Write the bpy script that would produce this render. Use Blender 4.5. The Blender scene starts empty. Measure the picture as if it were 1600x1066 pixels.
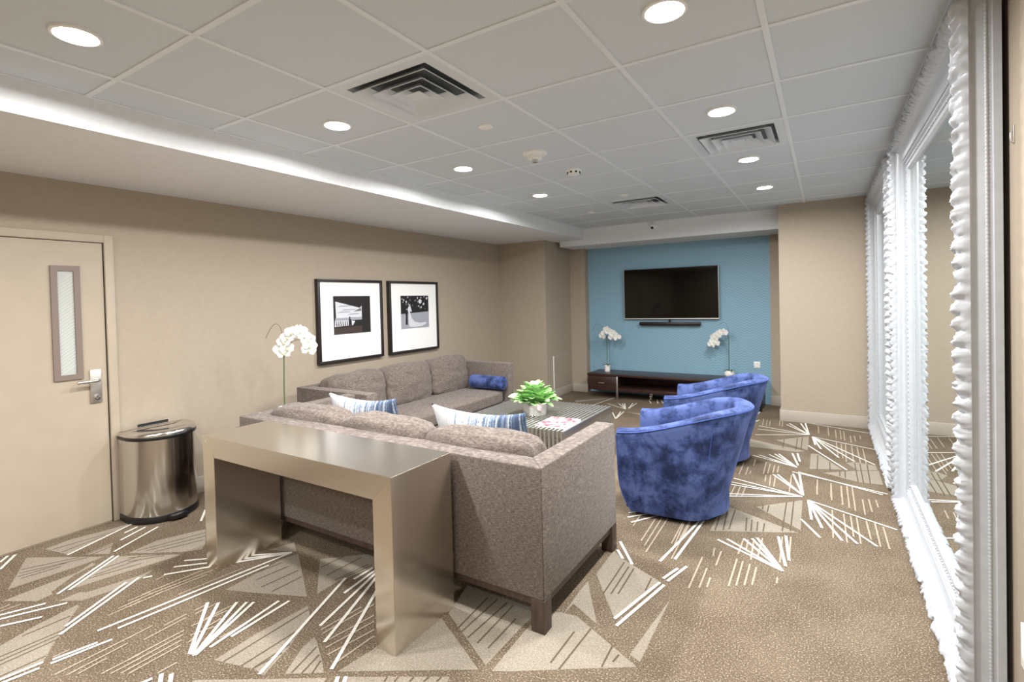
import bpy, bmesh, math, random
from mathutils import Vector, Matrix, noise
random.seed(7)
S = bpy.context.scene
COL = S.collection
PI = math.pi

# ------------------------------------------------------------------ camera
F_PX, CX, CY, YAW, PITCH, ROLL = 789.88, 800.0, 483.53, -0.554, -0.017, -0.025
_f = Vector((math.sin(YAW)*math.cos(PITCH), math.cos(YAW)*math.cos(PITCH), math.sin(PITCH)))
_r0 = Vector((math.cos(YAW), -math.sin(YAW), 0.0)); _u0 = _r0.cross(_f)
_r = math.cos(ROLL)*_r0 + math.sin(ROLL)*_u0
_u = -math.sin(ROLL)*_r0 + math.cos(ROLL)*_u0
cd = bpy.data.cameras.new('camera'); cam = bpy.data.objects.new('camera', cd); COL.objects.link(cam)
cam.matrix_world = Matrix(((_r.x,_u.x,-_f.x,0.0),(_r.y,_u.y,-_f.y,0.0),(_r.z,_u.z,-_f.z,1.5),(0,0,0,1)))
cd.sensor_fit = 'HORIZONTAL'; cd.sensor_width = 36.0; cd.lens = F_PX*36.0/1600.0
cd.shift_x = (800.0-CX)/1600.0; cd.shift_y = (CY-533.0)/1600.0
cd.clip_start = 0.02
S.camera = cam

# ------------------------------------------------------------------ world, exposure
wd = bpy.data.worlds.new('world'); S.world = wd; wd.use_nodes = True
wd.node_tree.nodes['Background'].inputs[0].default_value = (0.9, 0.95, 1.0, 1)
wd.node_tree.nodes['Background'].inputs[1].default_value = 0.3
S.view_settings.view_transform = 'Standard'; S.view_settings.look = 'None'
S.view_settings.gamma = 1.0; S.view_settings.use_curve_mapping = False
S.view_settings.exposure = 0.5
LAMP_W = 27.0            # each recessed downlight
LAMP_COL = (0.99, 0.985, 0.98)

# ------------------------------------------------------------------ dimensions
XL, XR, YB = -4.342, 0.53, -2.4         # left wall, mirror wall, wall behind the camera
Z = 2.54                                # tile ceiling
ZS, XS = 2.385, -3.043                  # soffit underside, soffit edge
YJ, XJ = 6.65, -3.524                   # wall jog
YT = 7.66                               # blue wall
YC, XC = 6.72, -0.452                   # pillar
YBM, ZB = 7.0, 2.30                     # beam
GX = [XS, -2.705, -2.03, -1.39, -0.772, -0.184, 0.41, XR]
GY = [1.03+0.597*k for k in range(-5, 10)]

# ------------------------------------------------------------------ materials
def sl(c):
    return tuple(((v/255.0)/12.92 if v/255.0 <= .04045 else ((v/255.0+.055)/1.055)**2.4) for v in c)
def new_mat(name, col=(200,200,200), rough=.6, metal=0.0, spec=.5, **kw):
    m = bpy.data.materials.new(name); m.use_nodes = True
    b = m.node_tree.nodes['Principled BSDF']
    b.inputs['Base Color'].default_value = (*sl(col), 1)
    b.inputs['Roughness'].default_value = rough; b.inputs['Metallic'].default_value = metal
    b.inputs['Specular IOR Level'].default_value = spec
    for k, v in kw.items(): b.inputs[k.replace('_', ' ')].default_value = v
    return m
def N(m, t, **kw):
    n = m.node_tree.nodes.new(t)
    for k, v in kw.items():
        if k in n.inputs: n.inputs[k].default_value = v
        else: setattr(n, k, v)
    return n
def L(m, a, b): m.node_tree.links.new(a, b)
def BS(m): return m.node_tree.nodes['Principled BSDF']
def coords(m, scale=(1,1,1), kind='Object', rot=(0,0,0)):
    tc = N(m, 'ShaderNodeTexCoord'); mp = N(m, 'ShaderNodeMapping')
    mp.inputs['Scale'].default_value = scale; mp.inputs['Rotation'].default_value = rot
    L(m, tc.outputs[kind], mp.inputs['Vector']); return mp.outputs['Vector']
def ramp(m, fac, stops):
    r = N(m, 'ShaderNodeValToRGB'); e = r.color_ramp.elements
    while len(e) < len(stops): e.new(0.5)
    for i, (p, c) in enumerate(stops): e[i].position = p; e[i].color = (*sl(c), 1)
    L(m, fac, r.inputs['Fac']); return r.outputs['Color']
def bump(m, h, strength=.2, dist=.01):
    b = N(m, 'ShaderNodeBump'); b.inputs['Strength'].default_value = strength; b.inputs['Distance'].default_value = dist
    L(m, h, b.inputs['Height']); L(m, b.outputs['Normal'], BS(m).inputs['Normal']); return b
def noise_mat(name, c1, c2, scale, rough=.6, detail=4, bs=.15, bd=.005, stretch=(1,1,1), lo=.35, hi=.65, **kw):
    m = new_mat(name, c1, rough, **kw); v = coords(m, stretch)
    n = N(m, 'ShaderNodeTexNoise', Scale=scale, Detail=detail); L(m, v, n.inputs['Vector'])
    L(m, ramp(m, n.outputs['Fac'], [(lo, c1), (hi, c2)]), BS(m).inputs['Base Color'])
    if bs: bump(m, n.outputs['Fac'], bs, bd)
    return m
def carpet_mat(name, c1, c2, c3):
    m = new_mat(name, c1, .95, spec=.1); v = coords(m)
    n = N(m, 'ShaderNodeTexNoise', Scale=150.0, Detail=2.0); L(m, v, n.inputs['Vector'])
    n2 = N(m, 'ShaderNodeTexNoise', Scale=3.0, Detail=4.0); L(m, v, n2.inputs['Vector'])
    mx = N(m, 'ShaderNodeMix', data_type='RGBA'); mx.inputs['Factor'].default_value = .12
    L(m, ramp(m, n.outputs['Fac'], [(.34, c2), (.47, c1), (.56, c1), (.66, c3)]), mx.inputs[6])
    L(m, ramp(m, n2.outputs['Fac'], [(.35, c2), (.65, c3)]), mx.inputs[7])
    L(m, mx.outputs[2], BS(m).inputs['Base Color'])
    bump(m, n.outputs['Fac'], .5, .006); return m
M = {}
M['wall'] = noise_mat('taupe_paint', (169,156,139), (172,159,142), 25, .75, bs=.02, bd=.0005, spec=.25)
M['base'] = noise_mat('baseboard_paint', (178,168,156), (181,171,159), 40, .45, bs=.02, bd=.001, spec=.4)
M['door'] = noise_mat('door_paint', (176,163,144), (179,166,147), 8, .5, bs=.03, bd=.001, spec=.4)
M['white'] = noise_mat('white_ceiling_paint', (226,228,230), (231,233,235), 30, .8, bs=.03, bd=.001, spec=.2)
M['tile'] = noise_mat('mineral_tile', (203,210,215), (213,220,225), 220, .9, bs=.25, bd=.002, spec=.1)
M['bar'] = new_mat('grid_enamel', (224,229,233), .5)
M['vent'] = new_mat('vent_enamel', (212,218,223), .45)
M['duct'] = new_mat('duct_lining', (104,110,112), .8)
M['dark'] = new_mat('dark_void', (18,18,20), .8)
M['plastic'] = new_mat('white_plastic', (238,238,234), .4)
M['carpet'] = carpet_mat('brown_carpet', (106,92,76), (78,66,53), (172,158,138))
M['cgrey'] = carpet_mat('grey_carpet_inlay', (150,141,127), (130,121,108), (172,163,149))
M['cwhite'] = carpet_mat('ivory_carpet_line', (226,222,212), (212,206,196), (236,232,224))
M['cthin'] = carpet_mat('beige_carpet_line', (174,160,142), (158,144,126), (190,176,158))
M['cdark'] = carpet_mat('umber_carpet_line', (100,88,73), (88,76,62), (112,100,84))

def blue_wall():
    m = new_mat('blue_wallpaper', (116,158,181), .5, spec=.35); v = coords(m, (1,1,1))
    b = N(m, 'ShaderNodeTexWave', wave_type='BANDS', bands_direction='Z', wave_profile='SIN', Scale=9.0, Distortion=0.0)
    sx = N(m, 'ShaderNodeSeparateXYZ'); L(m, v, sx.inputs[0])
    a = N(m, 'ShaderNodeMath', operation='MULTIPLY'); L(m, sx.outputs['X'], a.inputs[0]); a.inputs[1].default_value = 2*PI/.075
    s = N(m, 'ShaderNodeMath', operation='SINE'); L(m, a.outputs[0], s.inputs[0])
    s2 = N(m, 'ShaderNodeMath', operation='MULTIPLY'); L(m, s.outputs[0], s2.inputs[0]); s2.inputs[1].default_value = .011
    z2 = N(m, 'ShaderNodeMath', operation='ADD'); L(m, sx.outputs['Z'], z2.inputs[0]); L(m, s2.outputs[0], z2.inputs[1])
    z3 = N(m, 'ShaderNodeMath', operation='MULTIPLY'); L(m, z2.outputs[0], z3.inputs[0]); z3.inputs[1].default_value = 2*PI/.036
    z4 = N(m, 'ShaderNodeMath', operation='SINE'); L(m, z3.outputs[0], z4.inputs[0])
    z5 = N(m, 'ShaderNodeMath', operation='MULTIPLY_ADD'); L(m, z4.outputs[0], z5.inputs[0]); z5.inputs[1].default_value = .5; z5.inputs[2].default_value = .5
    L(m, ramp(m, z5.outputs[0], [(.2, (130,168,189)), (.75, (142,178,197))]), BS(m).inputs['Base Color'])
    bump(m, z5.outputs[0], .35, .004); m.node_tree.nodes.remove(b); return m
M['blue'] = blue_wall()

def brushed(name, col, rough, stretch, bs=0):
    m = new_mat(name, col, rough, metal=1.0); v = coords(m, stretch)
    n = N(m, 'ShaderNodeTexNoise', Scale=6.0, Detail=5.0); L(m, v, n.inputs['Vector'])
    mr = N(m, 'ShaderNodeMapRange'); mr.inputs['To Min'].default_value = rough-.015; mr.inputs['To Max'].default_value = rough+.015
    L(m, n.outputs['Fac'], mr.inputs['Value']); L(m, mr.outputs[0], BS(m).inputs['Roughness'])
    c = tuple(max(0, x-2) for x in col); c2 = tuple(min(255, x+2) for x in col)
    L(m, ramp(m, n.outputs['Fac'], [(.35, c), (.65, c2)]), BS(m).inputs['Base Color'])
    
    if bs: bump(m, n.outputs['Fac'], bs, .002)
    return m
M['steel_x'] = brushed('brushed_champagne_steel_top', (230,226,219), .22, (1.5,220,220))
M['steel_z'] = brushed('brushed_champagne_steel_leg', (232,226,216), .22, (220,220,1.5))
M['stainless'] = brushed('stainless_steel', (214,212,210), .16, (30,30,.6))
M['chrome'] = new_mat('chrome', (225,225,225), .12, metal=1.0)
M['satin'] = new_mat('satin_nickel', (212,208,202), .38, metal=1.0)
M['tablemetal'] = brushed('polished_nickel_slats', (222,222,218), .45, (1,.2,1))

def fabric(name, c1, c2, c3, sx=(6,60,60), sy=(60,60,6)):
    m = new_mat(name, c1, .9, spec=.2); BS(m).inputs['Sheen Weight'].default_value = .15
    n1 = N(m, 'ShaderNodeTexNoise', Scale=1.0, Detail=2.0); L(m, coords(m, (45,45,300)), n1.inputs['Vector'])
    n2 = N(m, 'ShaderNodeTexNoise', Scale=1.0, Detail=2.0); L(m, coords(m, (280,280,50)), n2.inputs['Vector'])
    a = N(m, 'ShaderNodeMath', operation='MULTIPLY'); L(m, n2.outputs['Fac'], a.inputs[0]); a.inputs[1].default_value = .42
    d = N(m, 'ShaderNodeMath', operation='MULTIPLY_ADD'); L(m, n1.outputs['Fac'], d.inputs[0]); d.inputs[1].default_value = .58; L(m, a.outputs[0], d.inputs[2])
    L(m, ramp(m, d.outputs[0], [(.35, c2), (.5, c1), (.66, c3)]), BS(m).inputs['Base Color'])
    bump(m, d.outputs[0], .3, .003); return m
M['sofa'] = fabric('taupe_woven_upholstery', (106,95,88), (78,69,63), (140,129,121))
def velvet():
    m = new_mat('blue_velvet', (62,86,150), .75, spec=.2)
    BS(m).inputs['Sheen Weight'].default_value = .9; BS(m).inputs['Sheen Roughness'].default_value = .35
    BS(m).inputs['Sheen Tint'].default_value = (*sl((140,160,235)), 1)
    n = N(m, 'ShaderNodeTexNoise', Scale=6.5, Detail=8.0, Roughness=.7, Distortion=.2); L(m, coords(m), n.inputs['Vector'])
    L(m, ramp(m, n.outputs['Fac'], [(.40, (36,46,80)), (.49, (58,73,120)), (.58, (84,100,152))]), BS(m).inputs['Base Color'])
    bump(m, n.outputs['Fac'], .25, .01); return m
M['velvet'] = velvet()
M['piping'] = new_mat('blue_velvet_piping', (70,92,158), .7, spec=.2)
M['wood'] = noise_mat('espresso_wood', (44,27,24), (64,40,34), 5, .35, bs=.05, bd=.001, stretch=(1,8,14), lo=.3, hi=.7)
M['legwood'] = noise_mat('dark_walnut_leg', (62,48,42), (78,62,54), 8, .5, bs=.05, bd=.001, stretch=(6,6,1))
M['black'] = new_mat('black_plastic', (24,24,26), .35)
M['frameblack'] = new_mat('black_picture_frame', (36,31,30), .4)
M['mat'] = new_mat('white_mount_board', (244,242,240), .8)
M['screen'] = new_mat('tv_screen', (9,6,5), .06, spec=.3)
M['mirror'] = new_mat('mirror_silver', (225,232,230), .0, metal=1.0)
M['frame'] = noise_mat('white_gloss_lacquer', (182,186,191), (188,192,197), 30, .30, bs=.03, bd=.001)
M['leaf'] = noise_mat('pale_green_leaf', (140,192,116), (190,228,164), 9, .5, bs=.1, bd=.002)
M['petal'] = new_mat('white_petal', (230,229,226), .6); BS(M['petal']).inputs['Subsurface Weight'].default_value = 0.0
M['lip'] = new_mat('yellow_green_lip', (222,226,180), .5)
M['stem'] = new_mat('green_stem', (78,102,58), .5)
M['twig'] = new_mat('dark_twig', (62,54,44), .6)
M['pot'] = new_mat('white_ceramic', (242,240,234), .25)
M['glass'] = new_mat('wired_glass', (186,190,186), .15)
M['winframe'] = new_mat('bronze_vision_frame', (128,112,104), .5)
for k, v in (('ph_dark', (40,38,38)), ('ph_mid', (110,108,110)), ('ph_light', (214,214,220)), ('ph_grey', (160,162,172)), ('ph_brown', (70,58,54))):
    M[k] = new_mat('print_'+k[3:], v, .35)
def emit(name, col, s):
    m = new_mat(name, (255,255,255)); b = BS(m)
    b.inputs['Emission Color'].default_value = (*col, 1); b.inputs['Emission Strength'].default_value = s; return m
M['lamp'] = emit('lamp_lens', (1.0, .96, .90), 45.0)
def stripes():
    m = new_mat('blue_striped_cotton', (235,235,235), .9, spec=.15); v = coords(m)
    sx = N(m, 'ShaderNodeSeparateXYZ'); L(m, v, sx.inputs[0])
    cb = N(m, 'ShaderNodeCombineXYZ'); L(m, sx.outputs['X'], cb.inputs['X'])
    n = N(m, 'ShaderNodeTexNoise', Scale=38.0, Detail=3.0, Roughness=.7); L(m, cb.outputs[0], n.inputs['Vector'])
    g = N(m, 'ShaderNodeMapRange'); g.inputs['From Min'].default_value = -.28; g.inputs['From Max'].default_value = .28
    g.inputs['To Min'].default_value = .13; g.inputs['To Max'].default_value = -.13; L(m, sx.outputs['X'], g.inputs['Value'])
    n2 = N(m, 'ShaderNodeTexNoise', Scale=70.0, Detail=1.0); L(m, v, n2.inputs['Vector'])
    n3 = N(m, 'ShaderNodeMath', operation='MULTIPLY_ADD'); L(m, n2.outputs['Fac'], n3.inputs[0]); n3.inputs[1].default_value = .18; L(m, n.outputs['Fac'], n3.inputs[2])
    a = N(m, 'ShaderNodeMath', operation='ADD'); L(m, n3.outputs[0], a.inputs[0]); L(m, g.outputs[0], a.inputs[1])
    L(m, ramp(m, a.outputs[0], [(.46, (78,94,120)), (.56, (146,160,180)), (.63, (214,217,220)), (.9, (226,226,226))]), BS(m).inputs['Base Color'])
    return m
M['stripes'] = stripes()
def cover():
    m = new_mat('magazine_cover', (235,225,228), .3); n = N(m, 'ShaderNodeTexNoise', Scale=14.0, Detail=4.0, Distortion=1.0); L(m, coords(m), n.inputs['Vector'])
    L(m, ramp(m, n.outputs['Fac'], [(.40, (150,84,98)), (.49, (214,176,186)), (.56, (236,230,230))]), BS(m).inputs['Base Color']); return m
M['cover'] = cover()
M['paper'] = new_mat('paper', (244,242,238), .7)

# ------------------------------------------------------------------ helpers
def thing(name, label, cat, loc=(0,0,0), rz=0.0, group=None):
    o = bpy.data.objects.new(name, None); COL.objects.link(o); o.empty_display_size = .1
    o.location = loc; o.rotation_euler = (0,0,rz); o['label'] = label; o['category'] = cat
    if group: o['group'] = group
    return o
def link(name, me, mat, parent=None, loc=None, rot=None):
    o = bpy.data.objects.new(name, me); COL.objects.link(o)
    if mat is not None:
        me.materials.clear(); me.materials.append(M[mat])
    if parent is not None: o.parent = parent
    if loc is not None: o.location = loc
    if rot is not None: o.rotation_euler = rot
    return o
def tag(o, label, cat, group=None, kind=None):
    o['label'] = label; o['category'] = cat
    if group: o['group'] = group
    if kind: o['kind'] = kind
    return o
def from_bm(name, bm, mat, parent=None, loc=None, rot=None, smooth=False, angle=None):
    bmesh.ops.recalc_face_normals(bm, faces=bm.faces)
    me = bpy.data.meshes.new(name); bm.to_mesh(me); bm.free()
    if smooth:
        for p in me.polygons: p.use_smooth = True
        if angle is not None: me.set_sharp_from_angle(angle=angle)
    return link(name, me, mat, parent, loc, rot)
def bm_box(bm, x0,x1,y0,y1,z0,z1):
    v = [bm.verts.new((x,y,z)) for z in (z0,z1) for y in (y0,y1) for x in (x0,x1)]
    fs = [bm.faces.new([v[i] for i in f]) for f in ((0,2,3,1),(4,5,7,6),(0,1,5,4),(2,6,7,3),(0,4,6,2),(1,3,7,5))]
    return v, fs
def box(name, b, mat, parent=None, bev=0.0, seg=2, loc=None, rot=None):
    bm = bmesh.new(); bm_box(bm, *b)
    if bev: bmesh.ops.bevel(bm, geom=bm.edges[:], offset=bev, segments=seg, profile=.5, affect='EDGES')
    return from_bm(name, bm, mat, parent, loc, rot, smooth=bool(bev), angle=math.radians(50) if bev else None)
def bm_lathe(bm, prof, n=32, cx=0, cy=0):
    rings = []
    for r, z in prof:
        rings.append([bm.verts.new((cx+r*math.cos(2*PI*i/n), cy+r*math.sin(2*PI*i/n), z)) for i in range(n)] if r > 1e-6 else [bm.verts.new((cx,cy,z))])
    for a, b in zip(rings, rings[1:]):
        for i in range(n):
            j = (i+1) % n
            if len(a) == 1 and len(b) == 1: continue
            if len(a) == 1: bm.faces.new((a[0], b[j], b[i]))
            elif len(b) == 1: bm.faces.new((a[i], a[j], b[0]))
            else: bm.faces.new((a[i], a[j], b[j], b[i]))
def lathe(name, prof, mat, parent=None, n=32, loc=None, rot=None, angle=40):
    bm = bmesh.new(); bm_lathe(bm, prof, n)
    return from_bm(name, bm, mat, parent, loc, rot, smooth=True, angle=math.radians(angle))
def bm_tube(bm, pts, r, n=8, caps=True):
    pts = [Vector(p) for p in pts]; rings = []
    up = Vector((0,0,1)); t0 = (pts[1]-pts[0]).normalized()
    if abs(t0.dot(up)) > .95: up = Vector((1,0,0))
    nv = t0.cross(up).normalized()
    for i, p in enumerate(pts):
        t = (pts[min(i+1,len(pts)-1)]-pts[max(i-1,0)]).normalized()
        nv = (nv - t*nv.dot(t)).normalized(); bv = t.cross(nv)
        rr = r[i] if isinstance(r, (list,tuple)) else r
        rings.append([bm.verts.new(p+nv*(rr*math.cos(2*PI*k/n))+bv*(rr*math.sin(2*PI*k/n))) for k in range(n)])
    for a, b in zip(rings, rings[1:]):
        for k in range(n): bm.faces.new((a[k], a[(k+1)%n], b[(k+1)%n], b[k]))
    if caps: bm.faces.new(rings[0][::-1]); bm.faces.new(rings[-1])
def tube(name, pts, r, mat, parent=None, n=8, loc=None):
    bm = bmesh.new(); bm_tube(bm, pts, r, n); return from_bm(name, bm, mat, parent, loc, smooth=True, angle=math.radians(60))
def bm_prism(bm, poly, z0, z1):
    a = [bm.verts.new((x,y,z0)) for x,y in poly]; b = [bm.verts.new((x,y,z1)) for x,y in poly]; n = len(poly)
    bm.faces.new(a[::-1]); bm.faces.new(b)
    for i in range(n): bm.faces.new((a[i], a[(i+1)%n], b[(i+1)%n], b[i]))
def bez(p0, p1, p2, p3, n=16):
    out = []
    for i in range(n+1):
        t = i/n; out.append(tuple((1-t)**3*a+3*t*(1-t)**2*b+3*t*t*(1-t)*c+t**3*d for a,b,c,d in zip(p0,p1,p2,p3)))
    return out
def cushion_mesh(hx, hy, hz, e=6.0, n=14, bulge=(0,0,0), wr=.0, seed=0, pinch=0.0, f=3.0):
    bm = bmesh.new(); bmesh.ops.create_cube(bm, size=2.0)
    bmesh.ops.subdivide_edges(bm, edges=bm.edges[:], cuts=n, use_grid_fill=True)
    for v in bm.verts:
        x, y, z = v.co
        k = (abs(x)**e+abs(y)**e+abs(z)**e)**(1/e)
        x, y, z = x/k, y/k, z/k
        q = Vector((x*hx*(1+0), y*hy, z*hz))
        q.x += bulge[0]*x*(1-y*y)*(1-z*z); q.y += bulge[1]*y*(1-x*x)*(1-z*z); q.z += bulge[2]*z*(1-x*x)*(1-y*y)
        if pinch:
            q.y *= 1-pinch*max(abs(x), abs(z))**3
        if wr:
            d = noise.noise(Vector((x*f+seed*7.1, y*f, z*f*1.6)))*wr
            d += noise.noise(Vector((x*f*2.7+seed*3.3, y*f*2.1, z*f*3.1)))*wr*.5
            q += Vector((x,y,z)).normalized()*d
        v.co = q
    return bm
def cushion(name, hx, hy, hz, mat, parent, loc, rot=None, **kw):
    bm = cushion_mesh(hx, hy, hz, **kw); return from_bm(name, bm, mat, parent, loc, rot, smooth=True)

# ------------------------------------------------------------------ the setting
def struct(name, b, mat, label, cat, bev=0):
    o = box(name, b, mat, bev=bev); return tag(o, label, cat, kind='structure')
floor = struct('floor', (XL-.1, XR+.1, YB-.1, YT+.1, -.05, 0), 'carpet', 'brown patterned carpet floor with ivory line bursts and grey patches', 'floor')
struct('wall_left', (XL-.12, XL, YB, YJ+.02, 0, Z+.1), 'wall', 'long taupe wall with the door and two framed photographs', 'wall')
struct('wall_back', (XL-.12, XR+.12, YB-.12, YB, 0, Z+.1), 'wall', 'taupe wall behind the viewer closing the room', 'wall')
struct('wall_right', (XR, XR+.12, YB, YT+.1, 0, Z+.1), 'wall', 'taupe wall carrying the two big white framed mirrors', 'wall')
struct('wall_jog', (XL-.12, XJ, YJ, YT+.02, 0, Z+.1), 'wall', 'taupe wall projection beyond the far sofa with an access panel', 'wall')
struct('wall_far', (XJ-.1, XR, YT, YT+.12, 0, Z+.1), 'blue', 'blue textured feature wall behind the television', 'wall')
struct('wall_pilaster', (XJ, -3.262, YT-.14, YT, 0, Z), 'wall', 'narrow taupe pilaster between blue wall and projecting wall', 'wall')
struct('wall_strip', (-.622, XC+.01, YT-.05, YT, 0, Z), 'wall', 'narrow taupe wall strip between blue wall and pillar', 'wall')
struct('wall_pillar', (XC, XR, YC, YT, 0, Z+.02), 'wall', 'wide taupe pillar standing beside the far mirror', 'wall')
ceiling = struct('ceiling', (XL-.1, XR+.1, YB-.1, YT+.1, Z+.03, Z+.08), 'white', 'white suspended tile ceiling with metal grid', 'ceiling')
sof = struct('trim_1', (XL, XS, YB, YBM+.01, ZS, Z+.03), 'white', 'white painted soffit running along the wall with the door', 'soffit')
struct('trim_2', (-3.44, XC, YBM, YT, ZB, Z+.03), 'white', 'white dropped beam above the blue television wall', 'beam')
struct('trim_5', (XL, -3.44, YBM, YT, ZS, Z+.03), 'white', 'white soffit corner above the projecting wall', 'soffit')
def baseb(name, b, label): struct(name, b, 'base', label, 'baseboard', bev=.004)
BH = .135
baseb('baseboard_left', (XL, XL+.015, 1.59, YJ, 0, BH), 'taupe baseboard along the wall behind the sofa')
baseb('baseboard_jog', (XL, XJ, YJ-.015, YJ, 0, BH), 'taupe baseboard across the projecting wall')
baseb('baseboard_side', (XJ, XJ+.015, YJ-.015, YT-.14, 0, BH), 'taupe baseboard on the side of the projecting wall')
baseb('baseboard_pilaster', (XJ+.01, -3.247, YT-.155, YT-.14, 0, BH), 'taupe baseboard at foot of narrow pilaster')
baseb('baseboard_strip', (-.63, XC, YT-.065, YT-.05, 0, BH), 'taupe baseboard on narrow strip beside blue wall')
baseb('baseboard_pillar', (XC-.015, XR, YC-.015, YC, 0, BH), 'taupe baseboard across the front of the pillar')
baseb('baseboard_pillar_side', (XC-.015, XC, YC, YT-.05, 0, BH), 'taupe baseboard on the side of the pillar')
baseb('baseboard_right', (XR-.015, XR, YB, YC-.02, 0, BH), 'taupe baseboard below the mirrors')
C_WHITE=[[-3.984,1.166,-4.145,1.568],[-3.484,0.973,-3.714,1.305],[-3.479,1.018,-3.687,1.32],[-4.123,0.899,-4.289,1.006],[-4.239,0.925,-4.309,0.976],[-3.774,1.329,-3.927,1.64],[-3.924,1.419,-4.004,1.598],[-4.024,1.478,-4.057,1.569],[-3.094,0.887,-3.29,1.209],[-3.039,0.85,-3.284,1.27],[-3.5,0.756,-3.428,0.909],[-3.455,0.746,-3.333,0.967],[-3.378,0.728,-3.293,0.857],[-2.887,0.615,-2.865,0.744],[-2.861,0.584,-2.832,0.723],[-2.849,0.771,-2.813,0.917],[-2.825,0.757,-2.78,0.96],[-2.915,0.951,-2.776,1.871],[-2.852,1.008,-2.759,1.71],[-2.972,1.625,-2.769,1.866],[-2.975,1.665,-2.776,1.871],[-3.259,1.491,-3.162,1.57],[-3.162,1.57,-2.776,1.871],[-3.234,1.423,-2.769,1.866],[-3.191,1.352,-2.769,1.866],[-3.257,1.278,-3.235,1.313],[-3.756,1.836,-3.939,1.96],[-2.363,1.089,-2.69,1.333],[-2.351,1.092,-2.64,1.361],[-2.335,1.092,-2.56,1.41],[-2.333,1.096,-2.516,1.435],[-2.333,1.1,-2.484,1.453],[-2.327,1.156,-2.38,1.523],[-2.317,1.244,-2.333,1.549],[-2.273,0.935,-2.338,0.969],[-2.238,0.955,-2.301,0.99],[-2.351,0.901,-2.34,0.937],[-1.979,1.17,-2.253,1.838],[-2.203,1.851,-2.201,1.988],[-2.142,1.734,-2.178,2.049],[-2.025,1.497,-2.167,2.039],[-1.91,1.431,-2.146,2.018],[-1.744,1.337,-2.067,1.942],[-1.653,1.28,-1.687,1.323],[-1.626,1.296,-1.659,1.339],[-0.853,2.22,-0.754,2.625],[-0.749,2.669,-0.706,2.81],[-0.828,2.175,-0.727,2.612],[-0.722,2.656,-0.668,2.854],[-1.088,2.955,-0.936,2.729],[-1.066,2.849,-1.004,2.764],[-1.18,3.383,-0.906,3.655],[-1.161,3.311,-0.895,3.61],[-1.116,3.245,-0.869,3.612],[-0.812,2.837,-0.68,3.82],[-0.744,2.899,-0.68,3.82],[-0.21,3.052,-0.577,3.263],[-0.21,3.052,-0.528,3.299],[-0.21,3.052,-0.441,3.352],[-0.21,3.052,-0.398,3.38],[-0.21,3.052,-0.372,3.404],[-0.2,3.114,-0.261,3.479],[-0.187,3.191,-0.222,3.515],[-0.156,4.254,-0.65,4.433],[-0.156,4.254,-0.652,4.333],[-0.156,4.254,-0.649,4.279],[-0.156,4.254,-0.649,4.061],[-0.156,4.254,-0.649,4.005],[-0.153,4.283,-0.382,4.676],[-0.153,4.283,-0.35,4.692],[-0.153,4.283,-0.241,4.766],[-0.153,4.283,-0.196,4.79],[-0.221,4.958,-0.589,5.153],[-0.221,4.958,-0.538,5.19],[-0.221,4.958,-0.457,5.242],[-0.221,4.958,-0.415,5.286],[-0.221,4.958,-0.382,5.303],[-0.214,5.018,-0.275,5.379],[-0.204,5.141,-0.234,5.4],[-0.158,6.166,-0.653,6.348],[-0.158,6.166,-0.651,6.19],[-0.158,6.166,-0.648,5.923],[-0.158,6.166,-0.388,6.543],[-0.158,6.166,-0.366,6.62],[-0.158,6.166,-0.252,6.675],[-0.158,6.166,-0.209,6.73],[-0.701,4.634,-0.68,4.739],[-0.696,5.398,-0.686,5.71],[-0.753,6.715,-0.702,7.293],[-0.767,6.975,-0.731,7.28],[-0.734,6.476,-0.682,6.64],[-0.125,6.098,-0.095,5.775],[-0.125,6.098,-0.046,5.644],[-0.125,6.098,0.094,5.417],[-0.125,6.098,0.209,5.354],[-0.125,6.098,0.353,5.331],[-0.125,6.098,0.449,5.815],[-0.153,5.721,0.141,5.072],[-0.209,6.73,0.394,6.496],[-0.248,4.816,0.379,4.594],[-0.207,4.837,0.348,4.563],[-0.118,4.2,-0.091,3.845],[-0.118,4.2,-0.031,3.739],[-0.118,4.2,0.073,3.6],[-0.118,4.2,0.149,3.597],[-0.118,4.2,0.246,3.615],[-0.118,4.2,0.37,3.927],[-0.151,3.823,-0.041,3.585],[-2.294,6.547,-2.649,6.799],[-2.294,6.547,-2.507,6.865],[-2.294,6.547,-2.462,6.885],[-2.294,6.547,-2.43,6.9],[-2.272,6.601,-2.332,6.97],[-2.272,6.601,-2.283,6.992],[-2.223,5.973,-2.304,6.387],[-2.223,5.973,-2.266,6.405],[-2.223,5.973,-2.383,6.291],[-2.802,6.537,-2.706,7.238],[-2.203,7.306,-2.1,7.052],[-2.095,7.355,-2.012,7.092],[-2.046,7.378,-1.949,7.122],[-3.218,6.537,-3.143,6.426],[-3.204,6.593,-3.111,6.441]]
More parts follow.
